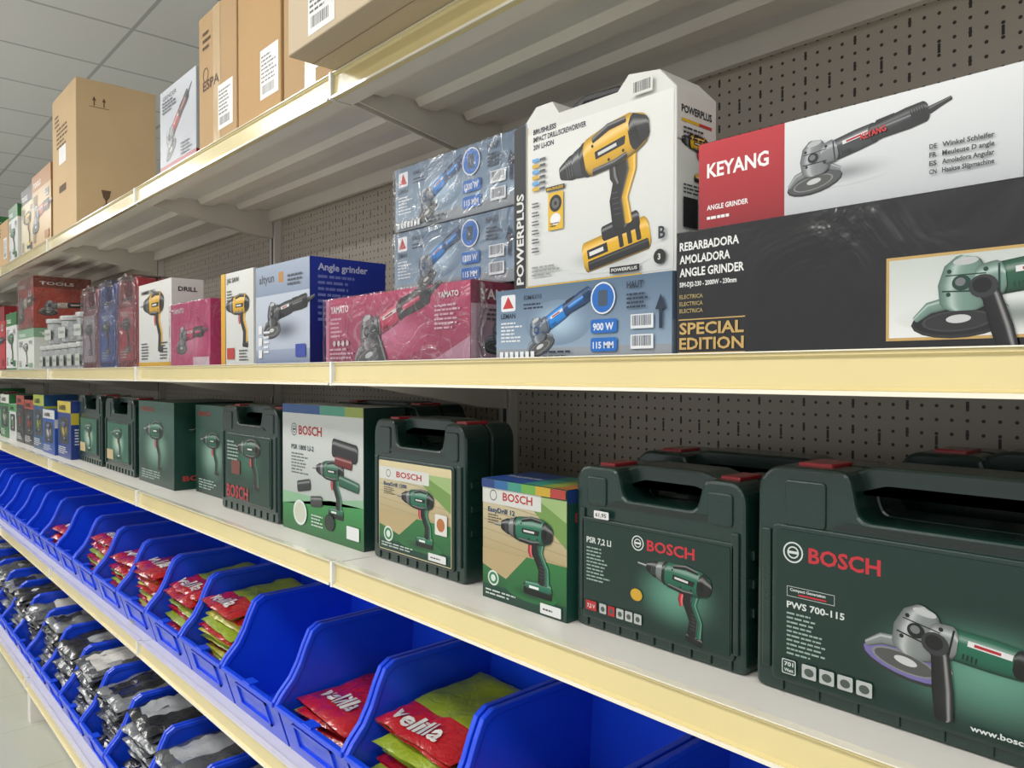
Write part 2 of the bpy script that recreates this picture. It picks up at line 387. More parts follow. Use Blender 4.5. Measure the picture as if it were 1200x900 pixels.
# ---------------------------------------------------------------- bins
blue=mat('#1448e2',.30,.03,80,.08,coat=.3); blued=mat('#0d30b4',.4,.03,80,.06)
def bin_mesh():
    b=Bld(); w,d,h=.316,.40,.285; t=.004
    arc=[(.012,.135),(.040,.165),(.060,.20),(.076,.24),(.092,.272),(.115,h)]
    prof=[(.035,0),(0,.115)]+arc+[(d,h),(d-.02,0)]
    for x in (0,w-t): b.prism(prof,x,x+t,blue,ax='x')
    b.prism([(.035,0),(.0,.115),(.004,.116),(.039,0)],t,w-t,blue,ax='x')
    b.prism([(d-.024,0),(d-.004,h),(d,h),(d-.02,0)],t,w-t,blue,ax='x')
    b.box(t,w-t,.036,d-.021,0,.004,blue)
    path=[(-.002,.115)]+arc+[(d+.002,h)]
    up=[(y-.003,z+.004) for y,z in path]; dn=[(y+.005,z-.009) for y,z in path][::-1]
    for x in (-.003,w-.009): b.prism(up+dn,x,x+.012,blue,c=.002,ax='x')
    b.box(0,w,-.008,.006,.107,.119,blue,.002)
    b.box(0,w,d-.004,d+.004,h-.008,h+.004,blue,.002)
    for x in (-.0015,w-.0005): b.prism([(.03,.118),(.385,.118),(.385,.124),(.03,.124)],x,x+.002,blued,ax='x')
    for y in (.14,.26):
        for x in (-.0018,w-.0002): b.box(x,x+.002,y,y+.006,.01,h-.01,blue)
    for (x0,x1,z0,z1) in ((.07,.25,.03,.036),(.07,.25,.088,.094),(.07,.076,.03,.094),(.244,.25,.03,.094)):
        b.prism([(.035-.3043*z0-.005,z0),(.035-.3043*z1-.005,z1),(.035-.3043*z1,z1),(.035-.3043*z0,z0)],x0,x1,blue,ax='x')
    b.box(.14,.18,-.006,.02,.119,.123,blue)
    o=b.obj('storage_bin',(50,0,0)); me=o.data; bpy.data.objects.remove(o); return me
BM=bin_mesh()
PIT=.328
def pack(b,cx,cy,cz,w,d,t,rz,m,seed,tilt=0,n=16,amp=.008,lab=None,txt=None):
    """flat folded garment in a polybag"""
    R=Matrix.Rotation(rz,3,'Z')@Matrix.Rotation(tilt,3,'X'); vs=[];fs=[]
    def pt(u,v,side,lift=0):
        e=(1-abs(u)**8)*(1-abs(v)**8)
        z=side*(t/2)*(e**.5)
        q=noise.noise(Vector((u*2.2+seed*3.1,v*2.2+seed,side*.6)))
        q2=noise.noise(Vector((u*7+seed,v*7-seed*2,side)))
        z+= (q*amp+q2*amp*.6)*(.5+e)+lift
        k=1+.05*noise.noise(Vector((u*2,v*2,seed)))
        return Vector((cx,cy,cz))+R@Vector((u*w/2*k,v*d/2*k,z))
    for side in (1,-1):
        for j in range(n+1):
            for i in range(n+1): vs.append(pt(i/n*2-1,j/n*2-1,side))
    N=(n+1)**2
    for s in (0,1):
        for j in range(n):
            for i in range(n):
                a=s*N+j*(n+1)+i; f=[a,a+1,a+n+2,a+n+1]; fs.append(f if s==0 else f[::-1])
    o=len(b.f)
    b.add(vs,fs,m)
    if lab:
        li=b.mi(lab[0])
        for j in range(n):
            for i in range(n):
                if lab[1]<=i<lab[2] and lab[3]<=j<lab[4]: b.m[o+j*n+i]=li
    if txt:
        tv,tf,tw,th=tmesh(txt[0])
        b.add([pt(-.75+1.2*x/tw,txt[1]+txt[2]*y/th,1,.0035) for x,y in tv],tf,txt[3])
def bagm(h,r=.22,c=.8): return mat(h,r,.45,24,.25,vs=14,coat=c)
red,lime,yel=bagm('#a8161d'),bagm('#869a22',.4,.4),bagm('#b3ae38',.4,.4)
grey,dgrey,lgrey,wht=bagm('#4c4f54'),bagm('#202226'),bagm('#74777b'),bagm('#96989a')
lbl=bagm('#cdcbc7'); silver=bagm('#a0a3a7')
def contents(name,cols,x,y,z0,top,seed,vest=True):
    b=Bld(); r=random.Random(seed); z=z0+.025; i=0; dz=.017
    nn=int((top-z)/dz)+1
    for i in range(nn):
        last=(i>=nn-2)
        m=cols[(nn-1-i)%len(cols)]
        lab=None;txt=None
        if vest:
            if m is not red: lab=(silver,2,14,*r.choice(((4,6),(9,11))))
            elif last: txt=('velilla',-.7,.35,lbl)
            if m is not red and last: lab=(red,0,16,0,5); txt=('velilla',-.88,.3,lbl)
        elif r.random()<.7: lab=(r.choice((lbl,silver,dgrey)),r.choice((2,5)),r.choice((9,12)),r.choice((2,6)),r.choice((8,11)))
        pack(b,.158+r.uniform(-.012,.012),.200+r.uniform(-.02,.01),z,.262,.29,.026,r.uniform(-.08,.08),m,seed*7+i,r.uniform(.03,.12),lab=lab,txt=txt,amp=.007 if vest else .012)
        z+=dz
    return b.obj(name,(x,y,0),smooth=True)
XB=-1.09
fill={-1:([lime,red],.84),0:([red,lime],.76),1:([lime,red,lime,red],.90),2:([red,lime],.82),4:([lime,red,yel],.93),5:([lime,red,red],.92),6:([red,yel],.92),7:([red,lime],.90),8:([red,lime],.91),10:([red],.86)}
for n in range(-4,21):
    x=XB-PIT*n+.006
    inst(BM,'storage_bin',(x,.812,TD+.0001))
    if n in fill: contents('packaged_safety_vests',fill[n][0],x,.812,TD,fill[n][1],n+30)
for n in range(-4,21):
    x=XB-PIT*n-.10
    inst(BM,'storage_bin',(x,.712,TE+.0001))
    if n>=1: contents('packaged_work_garments',[[lgrey,dgrey,grey],[grey,wht,dgrey],[dgrey,grey,lgrey]][n%3],x,.712,TE,.455+.025*(n%2),n+80,False)
# ---------------------------------------------------------------- cartons (shelf A)
CB='#b3936a'
def carton(w,h,d,col=CB,txt=None,label=True,arrows=False,tapev=False,lp=None):
    cm=mat(col,.75,.08,120,.07,vs=5); dk=mat('#5d4630',.7); tp=mat('#c2a578',.2,.05,20,.04,coat=.5); wl=P('#d6d6d4')
    b=card(w,h,d,cm,.003)
    F=FR(b,w,h)
    if tapev: F.rect(w*.5-.025,0,w*.5+.025,h,tp)
    if label:
        lu,lv=lp if lp else (w*.55,.05)
        F.rect(lu,lv,lu+.10,lv+.12,wl); F.lines(lu+.006,lv+.10,.085,7,.010,P('#444444')); F.barcode(lu+.006,lv+.005,.08,.03,wl,P('#222222'))
    if txt: F.text(txt,w*.12,h*.45,.026,dk,w*.45); F.ring(w*.2,h*.56,.02,.003,dk)
    F.lines(w*.12,h*.85,w*.25,3,.02,dk)
    R=RT(b,w,d,h); 
    if arrows:
        arrow_up(R,d*.22,h*.83,.04,dk);arrow_up(R,d*.34,h*.83,.04,dk);R.rect(d*.16,h*.82,d*.40,h*.824,dk)
        R.poly([(d*.3,.17),(d*.42,.17),(d*.40,.14),(d*.37,.125),(d*.37,.11),(d*.41,.10),(d*.31,.10),(d*.35,.11),(d*.35,.125),(d*.32,.14)],dk)
        F.lines(w*.2,h*.75,w*.5,5,.02,dk); F.rect(w*.3,h*.5,w*.6,h*.62,wl); F.rrect(w*.3,h*.3,w*.6,h*.35,.01,dk)
    else: R.text('FRAGILE',d*.2,h*.5,.025,dk,d*.4)
    Bt=Face(b,(0,0,0),(1,0,0),(0,1,0),(0,0,-1),w,d); Bt.rect(0,d*.5-.03,w,d*.5+.03,tp); Bt.rect(0,d*.5-.001,w,d*.5+.001,dk)
    Bt.rect(0,.052,w,.0535,mat('#8f7550',.8))
    Tp=Face(b,(0,0,h),(1,0,0),(0,1,0),(0,0,1),w,d); Tp.rect(0,d*.5-.03,w,d*.5+.03,tp); Tp.rect(0,d*.5-.001,w,d*.5+.001,dk)
    return b
carton(.60,.34,.45,'#bfae93','FRAGIL',True,lp=(.085,.012)).obj('cardboard_carton',(-1.43,.695,ZA+.003))
carton(.262,.52,.40,CB,None,True,tapev=True).obj('cardboard_carton',(-1.70,.815,TA))
carton(.245,.50,.40,'#b89466',None,True).obj('cardboard_carton',(-1.955,.812,TA))
carton(.262,.385,.38,CB,'ESPA',True,tapev=True,lp=(.14,.04)).obj('cardboard_carton',(-2.228,.812,TA))
def greybox(w,h,d):
    b=card(w,h,d,P('#a9adb3')); F=FR(b,w,h); F.grad(0,0,w,h,'#8f949c','#b9bdc4'); F.rect(0,0,w,.03,P('#8c1f28'))
    F.text('GRINDER',w*.08,h*.88,h*.05,P('#3a3d45'),w*.4)
    grinder(F,w*.5,h*.5,w*.7,'#a5362d',ang=.5); F.lines(w*.08,h*.84,w*.4,4,.010,P('#3a3d45')); F.lines(w*.6,h*.25,w*.3,4,.010,P('#3a3d45')); R=RT(b,w,d,h); R.rect(0,0,d,.03,P('#8c1f28')); R.lines(d*.1,h*.8,d*.6,6,.02,P('#777b80'))
    return b
greybox(.31,.265,.3).obj('power_tool_box',(-2.56,.812,TA))
carton(.43,.63,.32,'#c2a67e',None,False,arrows=True).obj('cardboard_carton',(-4.06,.812,TA))

# ---------------------------------------------------------------- generic printed boxes
def gbox(w,h,d,base,band,kind,tcol,side=None,txt='TOOLS',wrap=False):
    K=W if wrap else P
    b=card(w,h,d,K(base)); F=FR(b,w,h)
    F.rect(0,h*.78,w,h,K(band)); F.text(txt,w*.08,h*.83,h*.07,K('#d8d8d8'),w*.4)
    F.rect(0,0,w,h*.05,K(band))
    if kind=='g': grinder(F,w*.5,h*.42,min(w*.8,h*1.3),tcol,mk=K)
    else: drill(F,w*.52,h*.38,min(w,h)*.62,tcol,mk=K)
    F.lines(w*.08,h*.70,w*.3,5,h*.03,K('#505050')); F.lines(w*.08,h*.22,w*.2,5,h*.03,K('#505050'))
    F.rrect(w*.7,h*.08,w*.92,h*.18,.004,K(band)); F.barcode(w*.72,h*.62,w*.18,h*.10,K('#cfcfcf'),K('#222222'))
    R=RT(b,w,d,h)
    if side: R.rect(0,0,d,h,K(side))
    R.rect(0,h*.78,d,h,K(band)); R.text(txt,d*.1,h*.84,h*.06,K('#d8d8d8'),d*.6)
    drill(R,d*.5,h*.4,min(d,h)*.5,tcol,mk=K) if kind!='g' else grinder(R,d*.5,h*.4,d*.7,tcol,mk=K)
    if wrap: b.box(-.003,w+.003,-.008,d+.003,.0,h+.0012,FILM,.004)
    return b
GB=[('#cfcdc9','#b04a2a','g','#c3592a'),('#c9cac8','#2f6a3a','d','#3b7c46'),('#a93038','#7c1d24','g','#444444'),('#d0d0ce','#a22a3a','d','#b3263a'),('#b4b9bf','#31509c','g','#3a67b8'),('#cdc2a4','#3a3a3a','d','#c8a62c')]
def row(x,xe,y,z,hm,hM,seed,cart=0):
    r=random.Random(seed)
    while x>xe:
        w=r.uniform(.26,.42); h=r.uniform(hm,hM); g=r.choice(GB)
        if r.random()<cart: carton(w-.012,h,.3,r.choice((CB,'#bfa27a')),None,True).obj('cardboard_carton',(x-w,y,z))
        else: gbox(w-.012,h,r.uniform(.2,.34),g[0],g[1],g[2],g[3]).obj('power_tool_box',(x-w,y+r.uniform(0,.02),z))
        x-=w
b=gbox(.42,.37,.30,'#c2a67c','#a3703a','g','#b4562a',side='#a58052'); b.obj('power_tool_box',(-4.52,.812,TA))
row(-4.55,-9.2,.812,TA,.22,.42,5,.4)

# ---------------------------------------------------------------- shelf B
w,h,d=.54,.160,.22
b=card(w,h,d,mat('#0b0b0d',.22,.45,7,.1,coat=.5)); F=FR(b,w,h); wt=P('#dcdcda'); gd=P('#b8985c')
for i,t in enumerate(('REBARBADORA','AMOLADORA','ANGLE GRINDER')): F.text(t,.006,.136-.0165*i,.0105,wt,[.085,.073,.092][i])
F.text('SIM-DJ2-230 - 2000W - 230mm',.006,.090,.006,wt,.082)
for i in range(3): F.text('ELECTRICA',.006,.075-.009*i,.005,P('#9a8a5c'),.035)
F.rect(.005,.0475,.100,.049,gd); F.text('SPECIAL',.006,.030,.0145,gd,.092); F.text('EDITION',.006,.011,.0145,gd,.092); F.rect(.005,.0055,.100,.007,gd)
F.rect(.262,.013,.50,.098,gd); F.grad(.265,.016,.497,.095,'#d8dad8','#b9bfba')
F.glow(.38,.035,.11,.018,'#7f8783','#cdd0cd')
grinder(F,.395,.060,.185,'#24543f','#1a3a30','#6f8a80',disc='#1c1d1e',handle=True,ang=.05)
R=RT(b,w,d,h); R.text('SPECIAL EDITION',.02,.07,.02,gd,.15)
b.obj('angle_grinder_box',(-.592,.818,TB))
w,h,d=.356,.111,.14
b=card(w,h,d,mat('#c9cbcd',.3,.15,10,.03,coat=.3)); F=FR(b,w,h)
F.grad(.117,0,w,h,'#b9bcbf','#d6d8d9')
F.grad(0,0,.117,h,'#8c1822','#b3222c'); wt=P('#e4e4e4')
F.text('KEYANG',.012,.067,.0175,wt,.085); F.text('ANGLE GRINDER',.012,.026,.0062,wt,.058); F.lines(.012,.014,.04,1,.008,wt)
F.glow(.185,.040,.06,.014,'#8b8e91','#c3c6c8')
grinder(F,.200,.062,.140,'#36393c','#1e2022','#7a7d80',disc='#4a4c4e',ang=.15)
F.text('KEYANG',.206,.071,.0065,P('#c4262d'),.027,rot=.15)
for i,t in enumerate(('Winkel Schleifer','Meuleuse D angle','Amoladora Angular','Haakse Slijpmachine')):
    F.text(t,.287,.046-.0085*i,.0048,P('#35373a'),.046); F.text(('DE','FR','ES','CN')[i],.275,.046-.0085*i,.0048,P('#35373a'),.007)
R=RT(b,w,d,h); R.text('KEYANG',.02,.05,.02,P('#b3202c'),.09)
Tt=Face(b,(0,0,h),(1,0,0),(0,1,0),(0,0,1),w,d); Tt.rect(0,0,.117,d,P('#b3202c'))
b.obj('angle_grinder_box',(-.571,.838,TB+.1605))
def lebox(w,h,d,wt_txt,film=False):
    g=mat('#8090a0',.3,.15,12,.05,coat=.4); b=card(w,h,d,g); F=FR(b,w,h)
    F.grad(0,h*.17,w,h,'#8296aa','#4e667e'); F.rect(0,0,w,h*.17,P('#878d94'))
    F.glow(w*.40,h*.5,w*.2,h*.30,'#a3bccf','#6a8096')
    bl=P('#1560b0'); wt=P('#d3d6da'); dk=P('#18253a')
    F.rrect(.012,h*.70,.046,h*.93,.004,wt); F.poly([(.016,h*.74),(.042,h*.74),(.029,h*.91)],P('#b02b2b')); F.text('LEMAN',.012,h*.60,h*.07,dk,.034)
    F.text('SOMAU115',.065,h*.84,h*.06,dk,.040); F.lines(.065,h*.76,.05,2,h*.05,dk)
    F.lines(.012,h*.52,.05,6,h*.05,wt)
    grinder(F,w*.41,h*.50,w*.40,'#1a7ed0','#12406f','#5d6770',ang=.38)
    F.ell(w*.665,h*.76,h*.20,h*.20,wt); F.ell(w*.665,h*.76,h*.18,h*.18,bl); F.rrect(w*.64,h*.66,w*.69,h*.86,.003,P('#3a4a5c'))
    F.rrect(w*.60,h*.33,w*.74,h*.50,.004,bl); F.text(wt_txt,w*.612,h*.365,h*.09,wt,w*.11)
    F.rrect(w*.60,h*.10,w*.74,h*.27,.004,bl); F.text('115 MM',w*.612,h*.14,h*.08,wt,w*.11)
    F.text('HAUT',w*.79,h*.85,h*.08,dk,w*.08); F.barcode(w*.81,h*.36,w*.11,h*.17,wt,dk); F.barcode(w*.81,h*.12,w*.11,h*.17,wt,dk); F.lines(w*.79,h*.76,w*.12,4,h*.05,dk)
    arrow_up(F,w*.955,h*.35,h*.4,dk); F.lines(.11,h*.10,w*.22,2,h*.06,dk)
    for i in range(7): F.rect(.012+i*.012,h*.04,.020+i*.012,h*.13,wt)
    R=RT(b,w,d,h); R.rect(0,h*.45,d,h,P('#5f7083')); R.text('LEMAN',.03,h*.6,h*.2,wt,.1); grinder(R,d*.5,h*.3,d*.4,'#2489d6')
    if film: b.box(-.003,w+.003,-.008,d+.003,.0,h+.0025,FILM,.004)
    return b
lebox(.345,.113,.25,'900 W').obj('angle_grinder_box',(-.943,.818,TB))
lebox(.385,.132,.22,'1200 W',True).obj('angle_grinder_box',(-1.385,.915,TB+.1445))
lebox(.385,.132,.22,'1200 W',True).obj('angle_grinder_box',(-1.385,.917,TB+.2800),.3)
# cordless drill box with carrying handle
w,h,d=.316,.283,.092
b=Bld(); bw=P('#cfcfca')
prof=[(0,0),(w,0),(w,.243),(.288,.273),(.235,.281),(.215,.262),(.10,.262),(.085,.283),(.05,.283),(.025,.262),(0,.258)]
b.prism(prof,0,d,bw,.0015)
b.prism([(.095,.262),(.10,.280),(.125,.289),(.19,.286),(.212,.276),(.218,.262),(.205,.262),(.195,.274),(.125,.277),(.11,.262)],.03,.06,PL('#1c1d1f'),.003)
F=FR(b,w,h)
bk=P('#131416'); yl=P('#d2a91d'); nv=P('#1d2533')
F.grad(.03,.004,.312,.242,'#c6c8c6','#d8d8d4')
F.poly([(0,0),(.027,0),(.027,.261),(0,.257)],bk); F.rect(.0275,.004,.0295,.262,P('#5a88b8')); 
F.text('POWERPLUS',.022,.008,.016,bw,.145,rot=math.pi/2)
F.rect(.03,.001,.26,.0035,yl); F.rect(.03,.001,.032,.255,yl)
F.text('BRUSHLESS',.045,.240,.008,nv,.050); F.text('IMPACT DRILL/SCREWDRIVER',.045,.228,.008,nv,.112); F.text('20V LI-ION',.045,.216,.008,nv,.045)
F.glow(.195,.032,.09,.022,'#8e908e','#c9cbc9')
drill(F,.213,.132,.195,'#d3a30f','#141517','#34373a',ang=.20,wide=True,bit=False)
F.rect(.075,.145,.115,.152,bk);F.text('BRUSHLESS',.077,.1465,.004,yl,.035);F.rect(.080,.085,.112,.142,yl); F.ell(.096,.125,.013,.013,bk); F.ell(.096,.125,.008,.008,P('#555555')); F.ell(.096,.125,.003,.003,bk)
F.ell(.096,.101,.011,.009,P('#dddddd')); F.lines(.085,.094,.02,2,.004,bk)
for i in range(6): F.rect(.045,.196-.009*i,.060,.201-.009*i,P(['#5a9bd0','#c9a31f'][i%2])); F.lines(.062,.196-.009*i,.02,1,.009,nv)
for i in range(6): F.lines(.045,.130-.014*i,.022,2,.005,nv)
F.lines(.045,.03,.07,3,.006,P('#8a8c8c'))
F.rect(.205,.007,.258,.016,bk); F.text('POWERPLUS',.208,.0092,.0045,bw,.046)
F.ell(.292,.022,.010,.010,bk);F.text('3',.289,.018,.008,bw); F.barcode(.245,.246,.035,.020,bw,bk); F.text('B',.290,.046,.016,nv)
R=RT(b,w,d,h); R.text('POWERPLUS',.010,.212,.010,bk,.07); R.rect(.01,.20,.05,.204,yl); R.rect(.05,.20,.08,.204,P('#b83333'))
drill(R,.046,.155,.07,'#d6a812','#1b1c1e'); R.rect(.012,.06,.045,.10,bk); R.rect(.05,.06,.08,.10,P('#4b82b5')); R.rect(0,.004,d,.05,P('#b4bcc4')); R.lines(.012,.19,.06,3,.006,nv); R.lines(.012,.115,.06,3,.005,nv)
b.obj('cordless_drill_box',(-.922,.838,TB+.1145))
# crimson shrink-wrapped grinder box
w,h,d=.50,.141,.34
b=card(w,h,d,W('#9c1848')); F=FR(b,w,h)
F.grad(0,0,w,h,'#861440','#aa2354',True); F.rect(0,0,.012,h,W('#b65a80')); F.text('YAMATO',.02,.110,.015,W('#ddd2d6'),.075); F.lines(.02,.095,.05,5,.009,W('#c99aae'))
F.glow(.25,.06,.13,.055,'#c2688c','#9c1d4c',True); F.poly([(.38,.0),(.5,.0),(.5,.045)],W('#ab7a8e'))
grinder(F,.255,.072,.25,'#b81a4c','#1d181b','#6a6468',ang=.25,mk=W,handle=True)
F.text('YAMATO',.41,.116,.010,W('#ddd2d6'),.06); F.lines(.02,.03,.1,3,.009,W('#c99aae')); F.lines(.40,.10,.08,6,.008,W('#c99aae'))
for i in range(4): F.ell(.04+.018*i,.045,.006,.006,W('#c8b8be'))
R=RT(b,w,d,h); R.rect(0,0,d,h,W('#b596a2')); R.rect(0,h*.72,d,h,W('#7e1f42')); R.text('YAMATO',.02,.11,.018,W('#cfcfcf'),.11); grinder(R,.12,.05,.16,'#a0305a',mk=W); R.lines(.02,.09,.1,3,.008,W('#555555'))
b.box(-.004,w+.008,-.009,d+.003,.0,h+.002,FILM,.005)
b.prism(rnd([(w-.01,0),(w+.025,.01),(w+.018,.05),(w+.03,.09),(w+.02,.135),(w-.01,.143)],.008),.012,.014,FILM2)
b.obj('angle_grinder_box',(-1.52,.826,TB))
# white / blue grinder box
w,h,d=.286,.247,.20
b=card(w,h,d,P('#b0b6c0')); F=FR(b,w,h); F.grad(0,0,w,h,'#9fa8b8','#b9c0cb'); F.grad(0,h*.70,w,h,'#7d8aa0','#939fb2'); F.grad(0,0,w,.04,'#6a7690','#8b96aa')
F.text('altyun',.02,.205,.020,P('#3a3f4a'),.085); F.rect(.13,.20,.155,.225,P('#a9762c'))
F.glow(.16,.085,.11,.035,'#59606c','#a6aebd')
grinder(F,.165,.12,.21,'#1c1d20','#0f1012','#3c3e40',ang=.08)
for i in range(3): F.rect(.02,.02+.03*i,.04,.04+.03*i,P('#d5d5d5'))
F.lines(.05,.08,.04,5,.012,P('#e0e0e4')); F.rrect(.22,.02,.27,.05,.004,P('#2b3f93')); F.lines(.18,.21,.08,3,.010,P('#3a3f4a'))
R=RT(b,w,d,h); R.grad(0,0,d,h,'#16225f','#25369a'); R.text('Angle grinder',.02,.218,.016,P('#b9bfda'),.13); R.lines(.02,.20,.12,8,.014,P('#6d78b8'))
Tt=Face(b,(0,0,h),(1,0,0),(0,1,0),(0,0,1),w,d); Tt.rect(0,0,w,d,P('#25369a'))
b.obj('angle_grinder_box',(-1.882,.826,TB))
w,h,d=.208,.252,.22
b=card(w,h,d,P('#cfcfcc')); F=FR(b,w,h); F.grad(0,0,w,h,'#b9bbb8','#d2d2ce'); drill(F,w*.58,h*.45,.17,'#cfa01a','#1d1d1d',mk=P,batt=False); F.grad(0,0,w*.14,h,'#c08a1c','#d8a92a'); F.text('JIG SAW',.04,.225,.012,P('#333333'),.08); F.rrect(.04,.02,.09,.05,.003,P('#a53028')); F.lines(.12,.04,.06,4,.008,P('#444444')); F.lines(.04,.20,.05,4,.008,P('#444444'))
b.obj('jigsaw_box',(-2.105,.826,TB))
w,h,d=.33,.285,.10
b=card(w,h,d,P('#cfcdca')); F=FR(b,w,h); F.grad(0,0,w,h,'#b6b8b6','#d2d0cc'); drill(F,w*.52,h*.5,.24,'#c99a1a','#1f1f1f','#555555',batt=False); F.rect(0,0,w,.02,P('#b88f20')); F.text('HAMMER DRILL',.03,.25,.012,P('#222222'),.15); F.lines(.03,.08,.08,6,.010,P('#444444')); F.lines(.22,.08,.08,6,.010,P('#444444'))
R=RT(b,w,d,h); R.text('DRILL',.02,.245,.014,P('#222222'),.06); drill(R,.05,.15,.09,'#c99a1a',batt=False); R.lines(.02,.07,.06,5,.010,P('#444444'))
b.obj('hammer_drill_box',(-2.85,.830,TB))
w,h,d=.325,.195,.2
b=card(w,h,d,W('#b01c60')); F=FR(b,w,h); F.glow(.17,.08,.14,.07,'#cf7a9c','#b01c60',True); F.text('YAMATO',.02,.165,.015,W('#d8cfd2'),.10); grinder(F,.17,.085,.20,'#c01e5a','#2b2328','#777777',mk=W); F.rect(.2,.0,.325,.03,W('#c9b0bb'))
b.box(-.003,w+.003,-.006,d+.003,.0,h+.002,FILM,.004)
b.obj('power_tool_box',(-2.50,.820,TB))

# ---------------------------------------------------------------- plastic tool cases
def bosch_logo(F,u,v,h,ring,red_,w):
    F.ring(u+h*.6,v+h*.5,h*.62,h*.09,ring); F.ring(u+h*.6,v+h*.5,h*.36,h*.08,ring); F.rect(u+h*.3,v+h*.42,u+h*.9,v+h*.58,ring)
    F.text('BOSCH',u+h*1.55,v+h*.08,h*.86,red_,w)
GRN='#122c26'
def case(w,h,d,col=GRN,body=.80,lab=None,latch='#a3222a',hand=(.26,.80),mk=PL,ribs=True):
    b=Bld(); m=mk(col); dk=mk('#0a1a16') if col==GRN else mk('#1c1c1c'); hb=h*body
    hl,hr=w*hand[0],w*hand[1]
    out=rnd([(0,0),(w,0),(w*.995,h*.93),(w*.95,h),(hr,h),(hr-.012,hb),(hl+.012,hb),(hl,h),(w*.05,h),(w*.005,h*.93)],[.012,.012,.012,.012,.012,.014,.014,.012,.012,.012],3)
    b.prism(out,0,d*.48,m,.005); b.prism(out,d*.52,d,m,.005)
    b.prism(offs(out,.004),d*.47,d*.53,dk)
    g=rnd([(hl-.012,h-.034),(hl-.012,h-.004),(hl+.02,h+.006),(hr-.02,h+.006),(hr+.012,h-.004),(hr+.012,h-.034),(hr-.012,h-.028),(hr-.03,h-.020),(hl+.03,h-.020),(hl+.012,h-.028)],.006,3)
    b.prism(g,d*.22,d*.78,m,.004)
    b.prism(rnd([(hl-.02,hb-.012),(hr+.02,hb-.012),(hr+.005,hb-.004),(hl-.005,hb-.004)],.002),-.002,.004,dk)
    for x in (w*.10,w*.82):
        b.prism(rnd(rect(x,h-.012,x+w*.10,h+.004),.003),d*.18,d*.62,PL(latch),.002)
        b.prism(rnd(rect(x-.004,hb*.93,x+w*.10+.004,h-.016),.006),-.003,.004,m,.002)
    if ribs:
        for i in range(9):
            x=w*.08+i*w*.105; b.box(x,x+.004,-.003,.003,.004,h*.075,m,.001)
        for z in (h*.3,h*.45,h*.6):
            b.box(-.003,.002,d*.1,d*.4,z,z+.012,m,.001); b.box(w-.002,w+.003,d*.1,d*.4,z,z+.012,m,.001); b.box(w-.002,w+.003,d*.6,d*.9,z,z+.012,m,.001)
        for x in (.01,w-.022): b.prism(rnd(rect(x,h*.1,x+.012,hb*.9),.003),-.004,.004,m,.002)
    F=FR(b,w,h,-.0002)
    if lab:
        u0,v0,u1,v1,lc=lab
        b.prism(rnd(rect(u0-.006,v0-.006,u1+.006,v1+.006),.008),-.004,.004,m,.002)
        F.O=Vector((0,-.0045,0)); F.rrect(u0,v0,u1,v1,.005,P(lc))
    return b,F
w,h,d=.44,.283,.13
LG='#112c26'
b,F=case(w,h,d,lab=(.030,.022,.415,.205,LG),hand=(.27,.74))
F.glow(.265,.088,.135,.066,'#588a78',LG)
wt=P('#c9cecb')
bosch_logo(F,.040,.168,.021,wt,P('#b52a34'),.085)
F.rect(.045,.136,.105,.1365,wt); F.rect(.045,.124,.105,.1245,wt); F.rect(.045,.124,.0455,.1365,wt); F.rect(.1045,.124,.105,.1365,wt); F.text('Compact Generation',.049,.131,.0035,wt,.045); F.rect(.06,.1265,.095,.1285,P('#b52a34'))
F.text('PWS 700-115',.045,.110,.008,wt,.072); F.lines(.045,.102,.05,10,.0055,P('#8fa59b'),.4)
grinder(F,.262,.096,.205,'#1c604a','#121615','#7b8080',handle=True,ang=-.16,disc='#6a649a')
F.rrect(.04,.028,.058,.046,.002,wt); F.rrect(.041,.029,.057,.045,.002,P('#1b3b31')); F.text('701',.043,.038,.005,wt,.012); F.text('Watt',.043,.031,.004,wt,.012)
for i in range(4): F.rrect(.066+i*.022,.029,.084+i*.022,.046,.002,P('#a9aeab')); F.ell(.075+i*.022,.037,.006,.005,P('#454f4a'))
F.text('www.bosch-do-it.com',.25,.028,.006,wt,.10)
b.obj('power_tool_case',(-.520,.892,TC))
w,h,d=.305,.254,.13
b,F=case(w,h,d,lab=(.022,.022,.283,.168,LG),hand=(.28,.78),body=.82)
F.glow(.195,.085,.08,.055,'#588c79',LG)
bosch_logo(F,.118,.140,.018,wt,P('#b52a34'),.082)
F.text('PSR 7,2 LI',.028,.135,.009,wt,.050); F.lines(.028,.126,.05,10,.0055,P('#8fa59b'),.4)
drill(F,.205,.075,.125,'#1c604a','#151918','#6e7675',batt=False,ang=-.12)
F.ell(.128,.073,.011,.009,P('#c0962a'))
F.rrect(.028,.03,.05,.045,.002,P('#a3262a')); F.text('7,2 V',.031,.034,.006,wt,.016)
for i in range(5): F.rrect(.056+i*.017,.03,.070+i*.017,.045,.002,P(['#a9aeab','#a3262a'][i==1])); F.ell(.063+i*.017,.037,.004,.004,P('#454f4a'))
F.rrect(.045,.175,.075,.187,.002,P('#d2d2d0')); F.text('61,95',.048,.178,.006,P('#333333'),.022)
b.obj('power_tool_case',(-.842,.898,TC))
